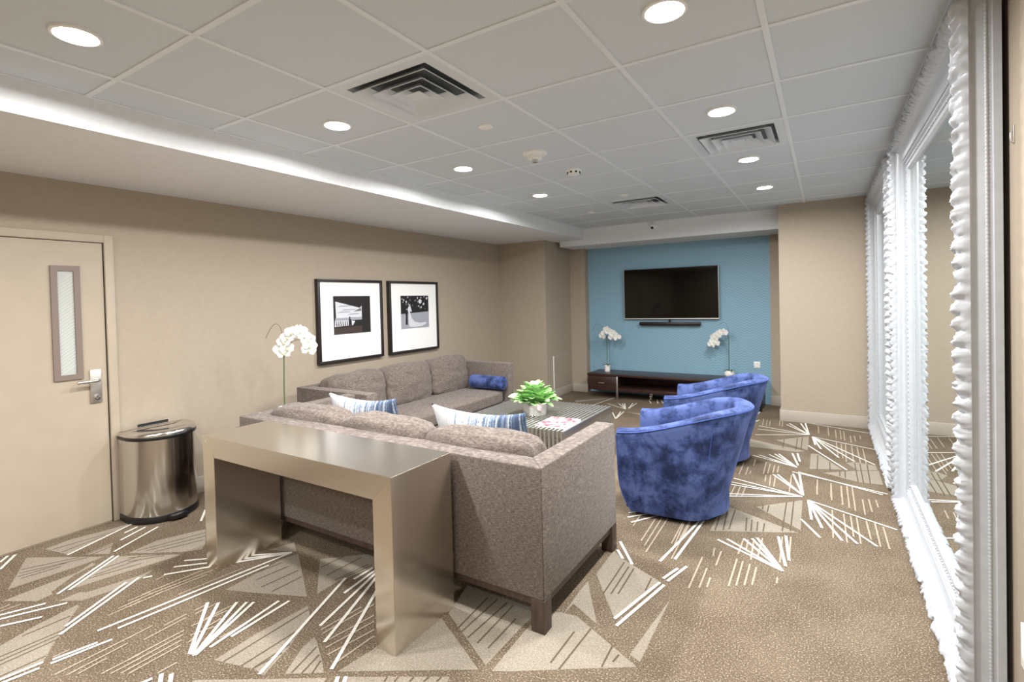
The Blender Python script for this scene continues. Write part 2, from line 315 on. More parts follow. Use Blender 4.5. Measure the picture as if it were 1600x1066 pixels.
C_THIN=[[-2.726,0.741,-2.728,1.052],[-2.678,0.771,-2.687,0.986],[-2.647,0.792,-2.653,0.895],[-2.56,0.842,-2.555,0.982],[-2.526,0.862,-2.523,0.969],[-2.491,0.884,-2.492,0.957],[-2.458,0.9,-2.461,0.945],[-3.039,1.078,-3.037,1.177],[-3.014,1.027,-3.015,1.168],[-3.578,0.774,-3.586,0.812],[-3.546,0.767,-3.537,0.84],[-2.87,0.777,-2.867,0.833],[-2.726,1.001,-2.731,1.102],[-2.649,1.031,-2.655,1.214],[-2.682,1.13,-2.683,1.229],[-2.559,0.936,-2.559,1.159],[-2.525,0.923,-2.529,1.141],[-2.491,0.91,-2.494,1.119],[-2.461,0.899,-2.46,1.098],[-3.074,1.134,-3.064,1.23],[-3.042,1.122,-3.039,1.244],[-3.011,1.11,-3.005,1.263],[-2.357,0.964,-2.354,1.036],[-2.677,1.265,-2.68,1.317],[-2.646,1.25,-2.644,1.35],[-2.56,1.252,-2.557,1.382],[-2.563,1.193,-2.533,1.346],[-2.493,1.229,-2.495,1.296],[-2.495,1.156,-2.46,1.248],[-2.45,1.124,-2.457,1.157],[-2.357,1.214,-2.353,1.276],[-3.074,1.198,-3.046,1.489],[-3.045,1.214,-2.996,1.517],[-3.012,1.233,-2.974,1.476],[-2.904,1.294,-2.862,1.613],[-3.171,1.305,-3.178,1.352],[-1.968,1.469,-1.932,1.743],[-1.908,1.455,-1.864,1.68],[-1.876,1.411,-1.828,1.646],[-1.832,1.386,-1.782,1.603],[-1.761,1.374,-1.749,1.573],[-1.997,1.481,-1.969,1.697],[-0.979,3.024,-0.991,3.381],[-0.943,2.98,-0.956,3.415],[-0.913,2.905,-0.92,3.435],[-0.782,2.983,-0.81,3.41],[-0.779,3.16,-0.784,3.501],[-1.087,3.2,-1.096,3.379],[-0.574,3.148,-0.564,3.044],[-0.533,3.125,-0.531,2.942],[-0.614,3.004,-0.612,2.644],[-0.569,2.892,-0.566,2.675],[-0.535,2.801,-0.533,2.699],[-0.441,3.075,-0.439,2.761],[-0.409,3.063,-0.406,2.785],[-0.371,3.048,-0.37,2.81],[-0.337,3.032,-0.337,2.834],[-0.23,2.971,-0.23,2.909],[-0.441,3.338,-0.444,3.136],[-0.416,3.351,-0.41,3.218],[-0.386,3.368,-0.372,3.101],[-0.342,3.413,-0.343,3.154],[-0.24,3.49,-0.23,3.144],[-0.195,3.515,-0.189,3.214],[-0.82,3.473,-0.809,3.08],[-0.778,3.6,-0.763,2.897],[-0.631,4.897,-0.626,4.552],[-0.583,4.788,-0.577,4.566],[-0.551,4.69,-0.551,4.603],[-0.553,5.036,-0.547,4.846],[-0.46,4.999,-0.453,4.655],[-0.426,4.962,-0.423,4.683],[-0.389,4.941,-0.386,4.714],[-0.358,4.931,-0.355,4.742],[-0.431,4.63,-0.424,4.473],[-0.397,4.648,-0.385,4.385],[-0.362,4.666,-0.354,4.38],[-0.616,4.263,-0.618,4.039],[-0.578,4.262,-0.577,4.023],[-0.542,4.281,-0.543,4.041],[-0.25,4.725,-0.245,4.316],[-0.64,6.728,-0.624,6.403],[-0.6,6.698,-0.581,6.379],[-0.564,6.666,-0.551,6.393],[-0.466,6.714,-0.452,6.442],[-0.439,6.727,-0.424,6.411],[-0.079,6.624,-0.071,6.291],[0.014,6.603,0.02,6.219],[0.083,6.51,0.085,6.138],[0.127,6.511,0.126,6.104],[0.158,6.485,0.155,6.082],[0.211,6.314,0.208,6.021],[0.246,6.331,0.248,6.093],[0.297,6.356,0.293,6.205],[0.082,5.975,0.087,5.48],[0.122,5.943,0.123,5.411],[0.158,5.927,0.146,5.312],[0.207,5.901,0.2,5.367],[0.249,5.872,0.25,5.338],[0.292,5.829,0.291,5.332],[-0.067,4.705,-0.066,4.352],[0.025,4.666,0.022,4.342],[0.091,4.637,0.088,4.377],[0.128,4.635,0.128,4.455],[0.162,4.632,0.161,4.473],[-0.069,4.546,-0.064,4.351],[0.026,4.596,0.026,4.277],[0.092,4.631,0.091,4.215],[0.13,4.651,0.129,4.179],[0.162,4.668,0.163,4.143],[0.215,4.398,0.215,4.101],[0.253,4.418,0.257,4.176],[0.296,4.431,0.299,4.28],[0.027,4.088,0.027,3.622],[0.092,4.052,0.097,3.591],[0.13,4.037,0.134,3.695],[0.163,4.022,0.166,3.608],[0.214,3.999,0.221,3.7],[0.259,3.975,0.262,3.621],[0.299,3.942,0.304,3.612]]
C_GREY=[[-4.22,1.126,-4.244,1.275,-4.195,1.425,-4.176,1.551,-4.145,1.56,-4.029,1.283,-3.986,1.173],[-4.164,1.02,-4.166,1.037,-3.761,1.273,-3.753,1.235,-3.76,1.112,-3.79,0.853,-3.975,0.938],[-3.662,0.803,-3.672,0.963,-3.672,1.117,-3.732,1.206,-3.687,1.208,-3.65,1.097,-3.535,0.954,-3.495,0.897],[-3.482,1.037,-3.688,1.314,-3.513,1.437,-3.361,1.522,-3.363,1.476,-3.424,1.269,-3.475,1.062],[-3.394,0.96,-3.309,1.287,-3.315,1.354,-3.262,1.268,-3.269,1.122,-3.295,1.015],[-3.901,1.223,-3.934,1.384,-3.77,1.305],[-3.675,1.366,-3.707,1.538,-3.598,1.786,-3.375,1.671,-3.316,1.619,-3.396,1.538],[-3.182,0.683,-3.235,0.817,-3.271,0.989,-3.243,0.988,-3.172,0.937,-3.035,0.85,-2.976,0.807,-2.898,0.762,-2.868,0.742,-2.893,0.617],[-3.659,0.806,-3.542,0.963,-3.511,0.961,-3.501,0.895],[-3.401,0.951,-3.405,1.039,-3.286,1.106,-3.295,1.015],[-2.23,1.124,-2.238,1.314,-2.216,1.572,-2.115,1.512,-2.046,1.378,-2.021,1.334,-1.96,1.177,-2.021,1.179],[-1.891,1.225,-1.966,1.356,-1.983,1.434,-1.946,1.42,-1.811,1.346,-1.757,1.31],[-1.714,1.342,-1.687,1.51,-1.579,1.513,-1.564,1.824,-1.217,1.639],[-1.687,1.51,-1.579,1.513,-1.564,1.824,-1.667,1.805,-1.692,1.579],[-1.65,1.346,-1.295,1.55,-1.266,1.464,-1.643,1.248],[-2.183,1.021,-1.724,1.296,-1.686,1.223,-2.157,0.952],[-1.56,1.871,-1.627,2.11,-1.183,2.107,-1.201,1.98,-1.206,1.674],[-1.167,1.659,-1.176,1.942,-1.158,2.092,-1.098,2.143,-1.016,2.155,-0.666,1.971,-0.875,1.839,-1.093,1.698],[-1.078,2.137,-1.088,2.344,-1.088,2.459,-1.037,2.366,-0.909,2.145,-1.07,2.235],[-1.076,2.545,-1.083,2.83,-0.995,2.76,-0.764,2.639,-0.855,2.224,-0.978,2.399],[-0.669,2.503,-0.664,2.005,-0.715,2.028],[-0.636,3.838,-0.609,3.827,-0.159,3.598,-0.641,3.366],[-0.431,3.909,-0.154,4.187,-0.147,3.645,-0.161,3.657],[-0.683,5.738,-0.175,5.52,-0.236,5.455,-0.655,5.443],[-0.445,5.804,-0.157,6.11,-0.155,5.554],[-0.127,5.455,-0.065,5.464,0.061,5.18,0.11,5.074,-0.126,4.97],[0.143,5.281,0.202,5.35,0.356,5.313,0.36,5.186,0.219,5.113],[-0.029,4.912,0.209,5.09,0.368,5.172,0.369,4.808,0.208,4.786],[-3.164,6.816,-2.723,7.23,-3.097,6.692],[-2.259,6.434,-2.012,6.385,-1.98,6.28],[-2.731,1.444,-2.746,1.702,-2.757,1.794,-2.727,1.88,-2.287,1.62,-2.556,1.508],[-2.557,1.905,-2.348,2.089,-2.188,2.059,-2.265,1.788,-2.262,1.66],[-2.939,1.817,-2.881,1.962,-2.766,1.894]]
C_DARK=[[-4.166,1.149,-4.109,1.525],[-4.07,1.164,-4.102,1.402],[-4.01,0.962,-3.885,1.192],[-3.965,0.943,-3.836,1.22],[-3.922,0.925,-3.871,1.129],[-3.878,0.929,-3.846,1.097],[-3.593,1.193,-3.568,1.391],[-3.545,1.156,-3.518,1.371],[-3.53,1.122,-3.458,1.347],[-3.896,1.235,-3.912,1.368],[-3.862,1.241,-3.878,1.36],[-3.659,1.406,-3.541,1.756],[-3.61,1.434,-3.486,1.729],[-3.547,1.456,-3.439,1.699],[-3.605,1.339,-3.46,1.467],[-3.554,1.319,-3.438,1.467],[-3.185,0.757,-3.18,0.933],[-3.081,0.66,-3.071,0.876],[-3.046,0.652,-3.043,0.852],[-3.012,0.644,-3.01,0.836],[-2.914,0.622,-2.909,0.765],[-2.185,1.138,-2.186,1.55],[-2.094,1.161,-2.09,1.414],[-2.036,1.176,-2.014,1.297],[-2.037,1.187,-2.035,1.35],[-1.872,1.241,-1.917,1.397],[-1.834,1.263,-1.864,1.37],[-1.796,1.285,-1.827,1.349],[-1.505,1.398,-1.512,1.423],[-1.469,1.419,-1.474,1.444],[-1.417,1.449,-1.419,1.476],[-1.368,1.477,-1.367,1.506],[-1.323,1.503,-1.323,1.531],[-1.451,1.791,-1.468,2.071],[-1.422,1.793,-1.417,2.083],[-1.373,1.773,-1.359,2.082],[-1.315,1.766,-1.321,2.078],[-1.255,1.761,-1.256,1.996],[-0.981,1.818,-0.978,2.046],[-0.935,1.803,-0.921,2.103],[-0.79,1.9,-0.796,2.046],[-0.761,1.951,-0.753,2.004],[-0.974,2.385,-0.984,2.734],[-0.939,2.405,-0.947,2.7],[-0.908,2.422,-0.916,2.697],[-0.798,2.519,-0.804,2.648],[-0.634,3.826,-0.613,3.391],[-0.598,3.817,-0.569,3.415],[-0.549,3.787,-0.539,3.447],[-0.463,3.683,-0.443,3.468],[-0.429,3.667,-0.415,3.484],[-0.393,3.654,-0.383,3.501],[-0.352,3.643,-0.349,3.512],[-0.25,4.09,-0.246,3.576],[-0.207,4.142,-0.201,3.6],[-0.39,3.957,-0.386,3.884],[-0.355,3.976,-0.353,3.847],[-0.071,5.428,-0.07,4.99],[0.021,5.247,0.022,4.988],[0.207,5.316,0.208,4.784],[0.245,5.309,0.242,4.78],[0.296,5.308,0.287,4.782],[0.091,5.024,0.088,4.878],[0.129,5.043,0.126,4.852],[-0.371,5.874,-0.365,5.529],[-0.256,5.968,-0.253,5.521],[-0.214,6.026,-0.21,5.543],[-2.745,1.624,-2.719,1.769],[-2.675,1.581,-2.646,1.765],[-2.583,1.554,-2.557,1.76],[-2.493,1.557,-2.482,1.729],[-2.471,1.84,-2.456,1.996],[-2.368,1.802,-2.354,2.04],[-2.288,1.797,-2.255,2.004],[-2.268,1.827,-2.229,2.007],[-2.988,1.865,-2.991,1.971]]
# carpet pattern: tufted lines and patches lying on the pile
def strip_mesh(name, segs, w, z, mat):
    bm = bmesh.new()
    for x0,y0,x1,y1 in segs:
        d = Vector((x1-x0, y1-y0)); 
        if d.length < .004: continue
        d.normalize(); n = Vector((-d.y, d.x))*(w/2)
        bm.faces.new([bm.verts.new((x,y,z)) for x,y in ((x0+n.x,y0+n.y),(x0-n.x,y0-n.y),(x1-n.x,y1-n.y),(x1+n.x,y1+n.y))])
        z += .000004
    for f in bm.faces:
        if f.normal.z < 0: f.normal_flip()
    me = bpy.data.meshes.new(name); bm.normal_update(); bm.to_mesh(me); bm.free()
    me.flip_normals() if me.polygons[0].normal.z < 0 else None
    o = link(name, me, mat, floor); o['kind'] = 'stuff'; return o
bm = bmesh.new()
zz = .0008
for p in C_GREY:
    pts = [(p[i], p[i+1]) for i in range(0, len(p), 2)]
    bm.faces.new([bm.verts.new((x,y,zz)) for x,y in pts]); zz += .000004
bmesh.ops.triangulate(bm, faces=bm.faces[:])
me = bpy.data.meshes.new('carpet_patches'); bm.to_mesh(me); bm.free()
o = link('carpet_patches', me, 'cgrey', floor); o['kind'] = 'stuff'
strip_mesh('carpet_dark_lines', C_DARK, .008, .0015, 'cdark')
strip_mesh('carpet_beige_lines', C_THIN, .009, .0022, 'cthin')
strip_mesh('carpet_ivory_lines', C_WHITE, .016, .0032, 'cwhite')

# ceiling tiles and grid bars
VENTS = [(2, 1), (4, 4), (2, 7)]      # (x cell, y line index from y=1.03)
Y0K = 5
tile_cache = {}
ys = [YB] + [y for y in GY if y > YB+.05 and y < YBM-.02] + [YBM]
vent_cells = []
for i in range(len(GX)-1):
    for j in range(len(ys)-1):
        x0, x1, y0, y1 = GX[i], GX[i+1], ys[j], ys[j+1]
        isv = False
        for vi, vk in VENTS:
            if vi == i and abs(y0-(1.03+.597*vk)) < .02: vent_cells.append((x0,x1,y0,y1)); isv = True
        if isv: continue
        w, d = round(x1-x0-.018, 4), round(y1-y0-.018, 4)
        if (w,d) not in tile_cache:
            bm = bmesh.new(); bm_box(bm, -w/2,w/2,-d/2,d/2,0,.02)
            bmesh.ops.recalc_face_normals(bm, faces=bm.faces)
            me = bpy.data.meshes.new('ceiling_tile'); bm.to_mesh(me); bm.free(); me.materials.append(M['tile']); tile_cache[(w,d)] = me
        link('ceiling_tile', tile_cache[(w,d)], None, ceiling, ((x0+x1)/2, (y0+y1)/2, Z+.006))
for x in GX[1:-1]: box('grid_bar', (-.012,.012,YB,YBM,0,.028), 'bar', ceiling, loc=(x,0,Z))
for y in ys[1:-1]: box('grid_bar', (XS,XR,-.012,.012,0,.028), 'bar', ceiling, loc=(0,y,Z+.0006))
box('edge_angle', (XS,XS+.02,YB,YBM,0,.028), 'bar', ceiling, loc=(0,0,Z+.001))
box('edge_angle', (XS,XC,YBM-.02,YBM,0,.028), 'bar', ceiling, loc=(0,0,Z+.0012))
box('edge_angle', (XR-.02,XR,YB,YC,0,.028), 'bar', ceiling, loc=(0,0,Z+.001))

# vents: stepped square cones
VLAB = ['large square stepped ceiling vent nearest the viewer, between the two rows of downlights',
        'square stepped ceiling vent in the downlight row on the mirror side',
        'far square stepped ceiling vent closest to the television wall']
def vent_ring(bm, a0, z0, a1, z1, sx, sy):
    p = [[(-a*sx,-a*sy,z),(a*sx,-a*sy,z),(a*sx,a*sy,z),(-a*sx,a*sy,z)] for a,z in ((a0,z0),(a1,z1))]
    v = [[bm.verts.new(c) for c in q] for q in p]
    for i in range(4): bm.faces.new((v[0][i], v[0][(i+1)%4], v[1][(i+1)%4], v[1][i]))
vent_cells.sort(key=lambda c: (c[2]))
for c, lab in zip(vent_cells, VLAB):
    x0,x1,y0,y1 = c; sx, sy = (x1-x0-.016)/2, (y1-y0-.016)/2
    t = thing('ceiling_vent', lab, 'vent', ((x0+x1)/2,(y0+y1)/2,Z), group='square ceiling vents')
    bm = bmesh.new(); vent_ring(bm, 1, .002, .80, .002, sx, sy); vent_ring(bm, .80, .002, .78, .05, sx, sy); vent_ring(bm, 1, .002, 1, .02, sx, sy)
    from_bm('frame', bm, 'vent', t)
    box('duct', (-.8*sx,.8*sx,-.8*sy,.8*sy,.028,.0295), 'duct', t)
    for a in (.74, .52, .32):
        bm = bmesh.new(); vent_ring(bm, a, -.012, a-.17, .026, sx, sy)
        r = from_bm('louver', bm, 'vent', t); md = r.modifiers.new('s', 'SOLIDIFY'); md.thickness = .004
    box('center_plate', (-.14*sx,.14*sx,-.14*sy,.14*sy,-.010,-.006), 'vent', t)

# recessed downlights
def downlight(x, y, label):
    t = thing('downlight', label, 'light', (x,y,Z), group='recessed downlights')
    lathe('trim_ring', [(.080,.006),(.080,-.004),(.070,-.006),(.061,.004)], 'plastic', t, 32)
    lathe('lens', [(.063,.002),(.045,-.001),(0,-.002)], 'lamp', t, 32)
    ld = bpy.data.lights.new('downlight_lamp', 'AREA'); ld.shape = 'DISK'; ld.size = .14; ld.energy = LAMP_W; ld.color = LAMP_COL
    ld.spread = math.radians(174)
    lo = bpy.data.objects.new('downlight_lamp', ld); COL.objects.link(lo); lo.parent = t; lo.location = (0,0,-.012)
DLL = ['downlight nearest the viewer in the row by the soffit', 'second downlight from the viewer in the soffit row, beside the big vent',
       'third downlight from the viewer in the soffit row', 'fourth downlight from the viewer in the soffit row', 'last downlight of the soffit row near the beam']
for y, lab in zip((.785,1.985,3.185,4.44,5.9), DLL):
    if y < 5: downlight(-2.385, y, lab)
DLR = ['downlight nearest the viewer in the mirror side row', 'second downlight in the mirror side row, just before the vent',
       'third downlight in the mirror side row, just past the vent', 'farthest downlight in the mirror side row']
for y, lab in zip((1.885,3.08,4.285,5.50), DLR): downlight(-.482, y, lab)
for k, (x, y) in enumerate(((-2.385,-.4),(-2.385,-1.6),(-.482,-1.3))):  # last two are unseen extras, added to brighten the console front and sofa back
    downlight(x, y, ['downlight of the soffit row overhead, just behind the viewer','unseen downlight added far behind the viewer to brighten the console and sofa back','unseen downlight added behind the viewer on the mirror side to brighten the console and sofa back'][k])

# ceiling devices
for x, y, lab in ((-1.71,2.515,'flat white sprinkler cover plate just beyond the large vent'),(-2.38,5.71,'small sprinkler cover plate on far tiles near the soffit'),(-1.722,5.0,'small sprinkler cover plate beside the far vent')):
    o = lathe('sprinkler_cover', [(.043,0),(.043,-.007),(.036,-.011),(0,-.011)], 'plastic', None, 24, loc=(x,y,Z+.006)); tag(o, lab, 'sprinkler', 'sprinkler covers')
t = thing('strobe_alarm', 'round white ceiling alarm with clear strobe dome', 'alarm', (-1.735,3.165,Z+.006))
lathe('plate', [(.088,0),(.088,-.012),(.07,-.02),(.05,-.02)], 'plastic', t, 32); lathe('body', [(.052,-.018),(.05,-.045),(.035,-.05),(0,-.05)], 'plastic', t, 24)
lathe('strobe', [(.022,-.048),(.02,-.07),(0,-.076)], 'chrome', t, 16)
t = thing('smoke_detector', 'small white ceiling smoke detector with dark slots', 'detector', (-1.715,3.775,Z+.006))
lathe('base', [(.065,0),(.065,-.012),(.055,-.016)], 'plastic', t, 24); lathe('cap', [(.056,-.014),(.046,-.036),(0,-.04)], 'plastic', t, 24)
for k in range(8):
    a = k*PI/4; box('slot', (-.008,.008,-.003,.003,-.006,.006), 'dark', t, loc=(.052*math.cos(a), .052*math.sin(a), -.024), rot=(0,0,a+PI/2))
t = thing('security_camera', 'small white dome camera with black lens on the beam', 'camera', (-2.0,YBM,2.475))
lathe('mount', [(.05,0),(.05,.02),(.044,.03),(0,.03)], 'plastic', t, 24, rot=(PI/2,0,0)); 
lathe('dome', [(.042,.028),(.04,.045),(.028,.062),(0,.068)], 'plastic', t, 24, rot=(PI/2,0,0)); lathe('lens', [(.02,.06),(.018,.07),(0,.073)], 'black', t, 16, rot=(PI/2+.35,0,0))

# ------------------------------------------------------------------ door
YD = 1.53
door = box('door_1', (XL-.02, XL+.004, YD-.92, YD-.004, .008, 1.976), 'door'); tag(door, 'beige painted door with a narrow wired glass window', 'door', kind='structure')
tr = struct('trim_3', (XL-.005, XL+.022, YD+.003, YD+.058, 0, 2.036), 'door', 'beige metal door frame around the door', 'door frame', bev=.003)
box('head', (XL-.005, XL+.022, YD-.98, YD+.003, 1.980, 2.036), 'door', tr, bev=.003)
box('jamb', (XL-.005, XL+.022, YD-.98, YD-.925, 0, 1.980), 'door', tr, bev=.003)
box('gap', (XL-.004, XL+.0015, YD-.006, YD+.005, 0, 1.985), 'dark', tr)
box('gap', (XL-.004, XL+.0015, YD-.93, YD+.005, 1.975, 1.984), 'dark', tr)
wy0, wy1, wz0, wz1 = 1.236, 1.392, 1.04, 1.81
bm = bmesh.new()
for b in ((wy0,wy1,wz1-.035,wz1),(wy0,wy1,wz0,wz0+.035),(wy0,wy0+.035,wz0+.035,wz1-.035),(wy1-.035,wy1,wz0+.035,wz1-.035)):
    bm_box(bm, XL+.002, XL+.018, *b)
from_bm('window_frame', bm, 'winframe', door)
gl = box('window_pane', (XL+.003, XL+.007, wy0+.035, wy1-.035, wz0+.035, wz1-.035), 'glass', door)
bm = bmesh.new(); y0, y1, z0, z1 = wy0+.036, wy1-.036, wz0+.036, wz1-.036
for k in range(-4, 40):
    za = z0+k*.022; zb = za+(y1-y0)*.75
    if za >= z0 and zb <= z1: bm_tube(bm, [(XL+.0075,y0,za),(XL+.0075,y1,zb)], .0012, 5)
from_bm('wire', bm, 'plastic', gl)
h = thing('x', '', ''); bpy.data.objects.remove(h)
hp = box('handle_plate', (XL+.004, XL+.018, 1.425, 1.492, .862, 1.094), 'satin', door, bev=.003)
tube('lever', [(XL+.018,1.462,1.02),(XL+.06,1.462,1.02),(XL+.068,1.45,1.02),(XL+.068,1.34,1.018)], .011, 'satin', door, 10)
lathe('keyhole', [(.018,0),(.018,.012),(.006,.014),(0,.012)], 'chrome', door, 20, loc=(XL+.018,1.46,.9), rot=(0,PI/2,0))
# access panel on the projecting wall
ap = struct('trim_4', (XJ, XJ+.006, 6.86, 7.42, .14, .63), 'wall', 'taupe access panel low on the projecting wall', 'access panel')
box('edge', (XJ, XJ+.012, 6.85, 6.862, .14, .64), 'plastic', ap)
box('edge', (XJ, XJ+.008, 6.862, 7.42, .63, .636), 'base', ap)
# outlet and switch plates
t = thing('wall_outlet', 'white outlet plate on the blue wall behind the armchair', 'outlet', (-.80,YT,.535))
box('plate', (-.04,.04,-.008,0,-.045,.045), 'plastic', t, bev=.002); 
for s in (-1,1): box('socket', (-.016,.016,-.0095,-.004,s*.02-.012,s*.02+.012), 'mat', t, bev=.002)
t = thing('wall_switch', 'cream outlet plate low on the mirror wall at the picture edge', 'outlet', (XR,2.17,.36))
box('plate', (-.008,0,-.04,.04,-.07,.07), 'plastic', t, bev=.002); box('socket', (-.011,-.004,-.018,.018,-.034,.034), 'mat', t, bev=.002)
# ------------------------------------------------------------------ framed photographs
def poly_yz(name, pts, x, mat, parent):
    bm = bmesh.new(); a = [bm.verts.new((x,y,z)) for y,z in pts]; b = [bm.verts.new((x+.0006,y,z)) for y,z in pts]; n = len(pts)
    bm.faces.new(a[::-1]); bm.faces.new(b)
    for i in range(n): bm.faces.new((a[i], a[(i+1)%n], b[(i+1)%n], b[i]))
    return from_bm(name, bm, mat, parent)
def picture(y0, label):
    w, z0, z1, d = .868, .905, 1.768, .05
    t = thing('framed_photograph', label, 'picture', (XL, y0, z0), group='framed black and white photographs'); H = z1-z0; fw = .028
    for b in ((0,w,H-fw,H),(0,w,0,fw),(0,fw,fw,H-fw),(w-fw,w,fw,H-fw)): box('frame_bar', (0,d,*b), 'frameblack', t, bev=.002)
    box('mount_board', (.005,d-.018,fw-.004,w-fw+.004,fw-.004,H-fw+.004), 'mat', t)
    pr = box('photo_print', (d-.018,d-.0165,.195,.692,.288,.688), 'ph_dark', t)
    return t, pr, d-.0163
t, pr, x = picture(3.27, 'black framed photograph of a beach seen from under a dark roof')
def P1(name, pts, mat, k=0): poly_yz(name, [(.195+.497*u, .288+.40*v) for u,v in pts], x+.0007*k, mat, pr)
P1('sky', [(.06,.42),(.05,.86),(.7,.68),(.75,.74),(.75,.42)], 'ph_light')
for i,(a,b,h) in enumerate(((.1,.5,.72),(.2,.62,.62),(.08,.45,.56),(.35,.7,.50))): P1('cloud', [(a,h),(b,h+.015),(b-.05,h+.035),(a+.08,h+.03)], 'ph_grey', 1)
P1('sea', [(.03,.36),(.04,.43),(.75,.43),(.75,.36)], 'ph_grey', 1)
P1('railing', [(.02,.2),(.03,.36),(.42,.36),(.56,.33),(.5,.22)], 'ph_light', 1)
for k in range(8): P1('rail_post', [(.06+k*.055,.21),(.06+k*.055,.35),(.075+k*.055,.35),(.085+k*.055,.21)], 'ph_dark', 2)
P1('person', [(.38,.22),(.385,.36),(.40,.40),(.395,.44),(.42,.46),(.435,.43),(.425,.40),(.45,.35),(.44,.22)], 'ph_dark', 3)
P1('umbrella', [(.52,.58),(.72,.68),(.74,.6)], 'ph_mid', 2)
P1('deck', [(0,0),(.0,.16),(.75,.2),(.75,.0)], 'ph_brown', 1)
t, pr, x = picture(4.245, 'black framed photograph of a couple dancing, bride in long white dress')
P1('dance_floor', [(0,0),(0,.45),(1,.5),(1,0)], 'ph_grey')
random.seed(3)
for k in range(26):
    u, v = random.uniform(.02,.96), random.uniform(.55,.97); s = random.uniform(.015,.035)
    P1('light_spot', [(u,v),(u+s,v-s*1.4),(u+s*1.6,v+s*.2),(u+s*.8,v+s*1.2)], 'ph_light' if k%3 else 'ph_mid', 1)
P1('lamp_glow', [(.68+.06*math.cos(a*PI/6),.82+.07*math.sin(a*PI/6)) for a in range(12)], 'ph_light', 2)
def disc(u, v, s, n=10): return [(u+s*math.cos(2*PI*a/n), v+s*1.24*math.sin(2*PI*a/n)) for a in range(n)]
P1('groom', [(.15,.12),(.16,.40),(.13,.52),(.14,.66),(.18,.70),(.22,.68),(.24,.56),(.22,.40),(.22,.12)], 'ph_dark', 2)
P1('groom_head', disc(.185,.745,.028), 'ph_mid', 3)
P1('bride', [(.27,.06),(.25,.30),(.26,.45),(.235,.54),(.25,.66),(.29,.68),(.32,.62),(.31,.48),(.36,.32),(.46,.20),(.66,.15),(.88,.17),(.90,.12),(.74,.05),(.48,.03)], 'ph_light', 3)
P1('bride_head', disc(.272,.725,.026), 'ph_grey', 4)
P1('veil', [(.28,.75),(.31,.74),(.37,.52),(.33,.50),(.30,.66)], 'ph_light', 4)
P1('arm', [(.245,.62),(.17,.60),(.17,.57),(.25,.57)], 'ph_grey', 5)

# ------------------------------------------------------------------ mirrors with carved white frames
def frame_sweep(name, y0, y1, z0, z1, prof, mat, parent, step=None, disp=None):
    """prof: list of (t inward from the outer edge, x); swept around the rectangle with mitred corners."""
    bm = bmesh.new(); rings = []
    def add(side, s, first=False):
        row = []
        for i, (t, x) in enumerate(prof):
            a0, a1, b0, b1 = y0+t, y1-t, z0+t, z1-t
            if side == 0: p = [x, a0+(a1-a0)*s, b0]
            elif side == 1: p = [x, a1, b0+(b1-b0)*s]
            elif side == 2: p = [x, a1-(a1-a0)*s, b1]
            else: p = [x, a0, b1-(b1-b0)*s]
            if disp:
                Ls = (y1-y0) if side in (0,2) else (z1-z0)
                dx, dt = disp(side*3.7+s*Ls, i, len(prof))
                p[0] += dx
                if side == 0: p[2] += dt
                elif side == 1: p[1] -= dt
                elif side == 2: p[2] -= dt
                else: p[1] += dt
            row.append(bm.verts.new(p))
        rings.append(row)
    for side in range(4):
        Ls = (y1-y0) if side in (0,2) else (z1-z0); n = max(1, int(Ls/step)) if step else 1
        for k in range(n): add(side, k/n)
    for a, b in zip(rings, rings[1:]+rings[:1]):
        for i in range(len(prof)-1): bm.faces.new((a[i], a[i+1], b[i+1], b[i]))
    return from_bm(name, bm, mat, parent, smooth=True, angle=math.radians(35) if not disp else math.radians(80))
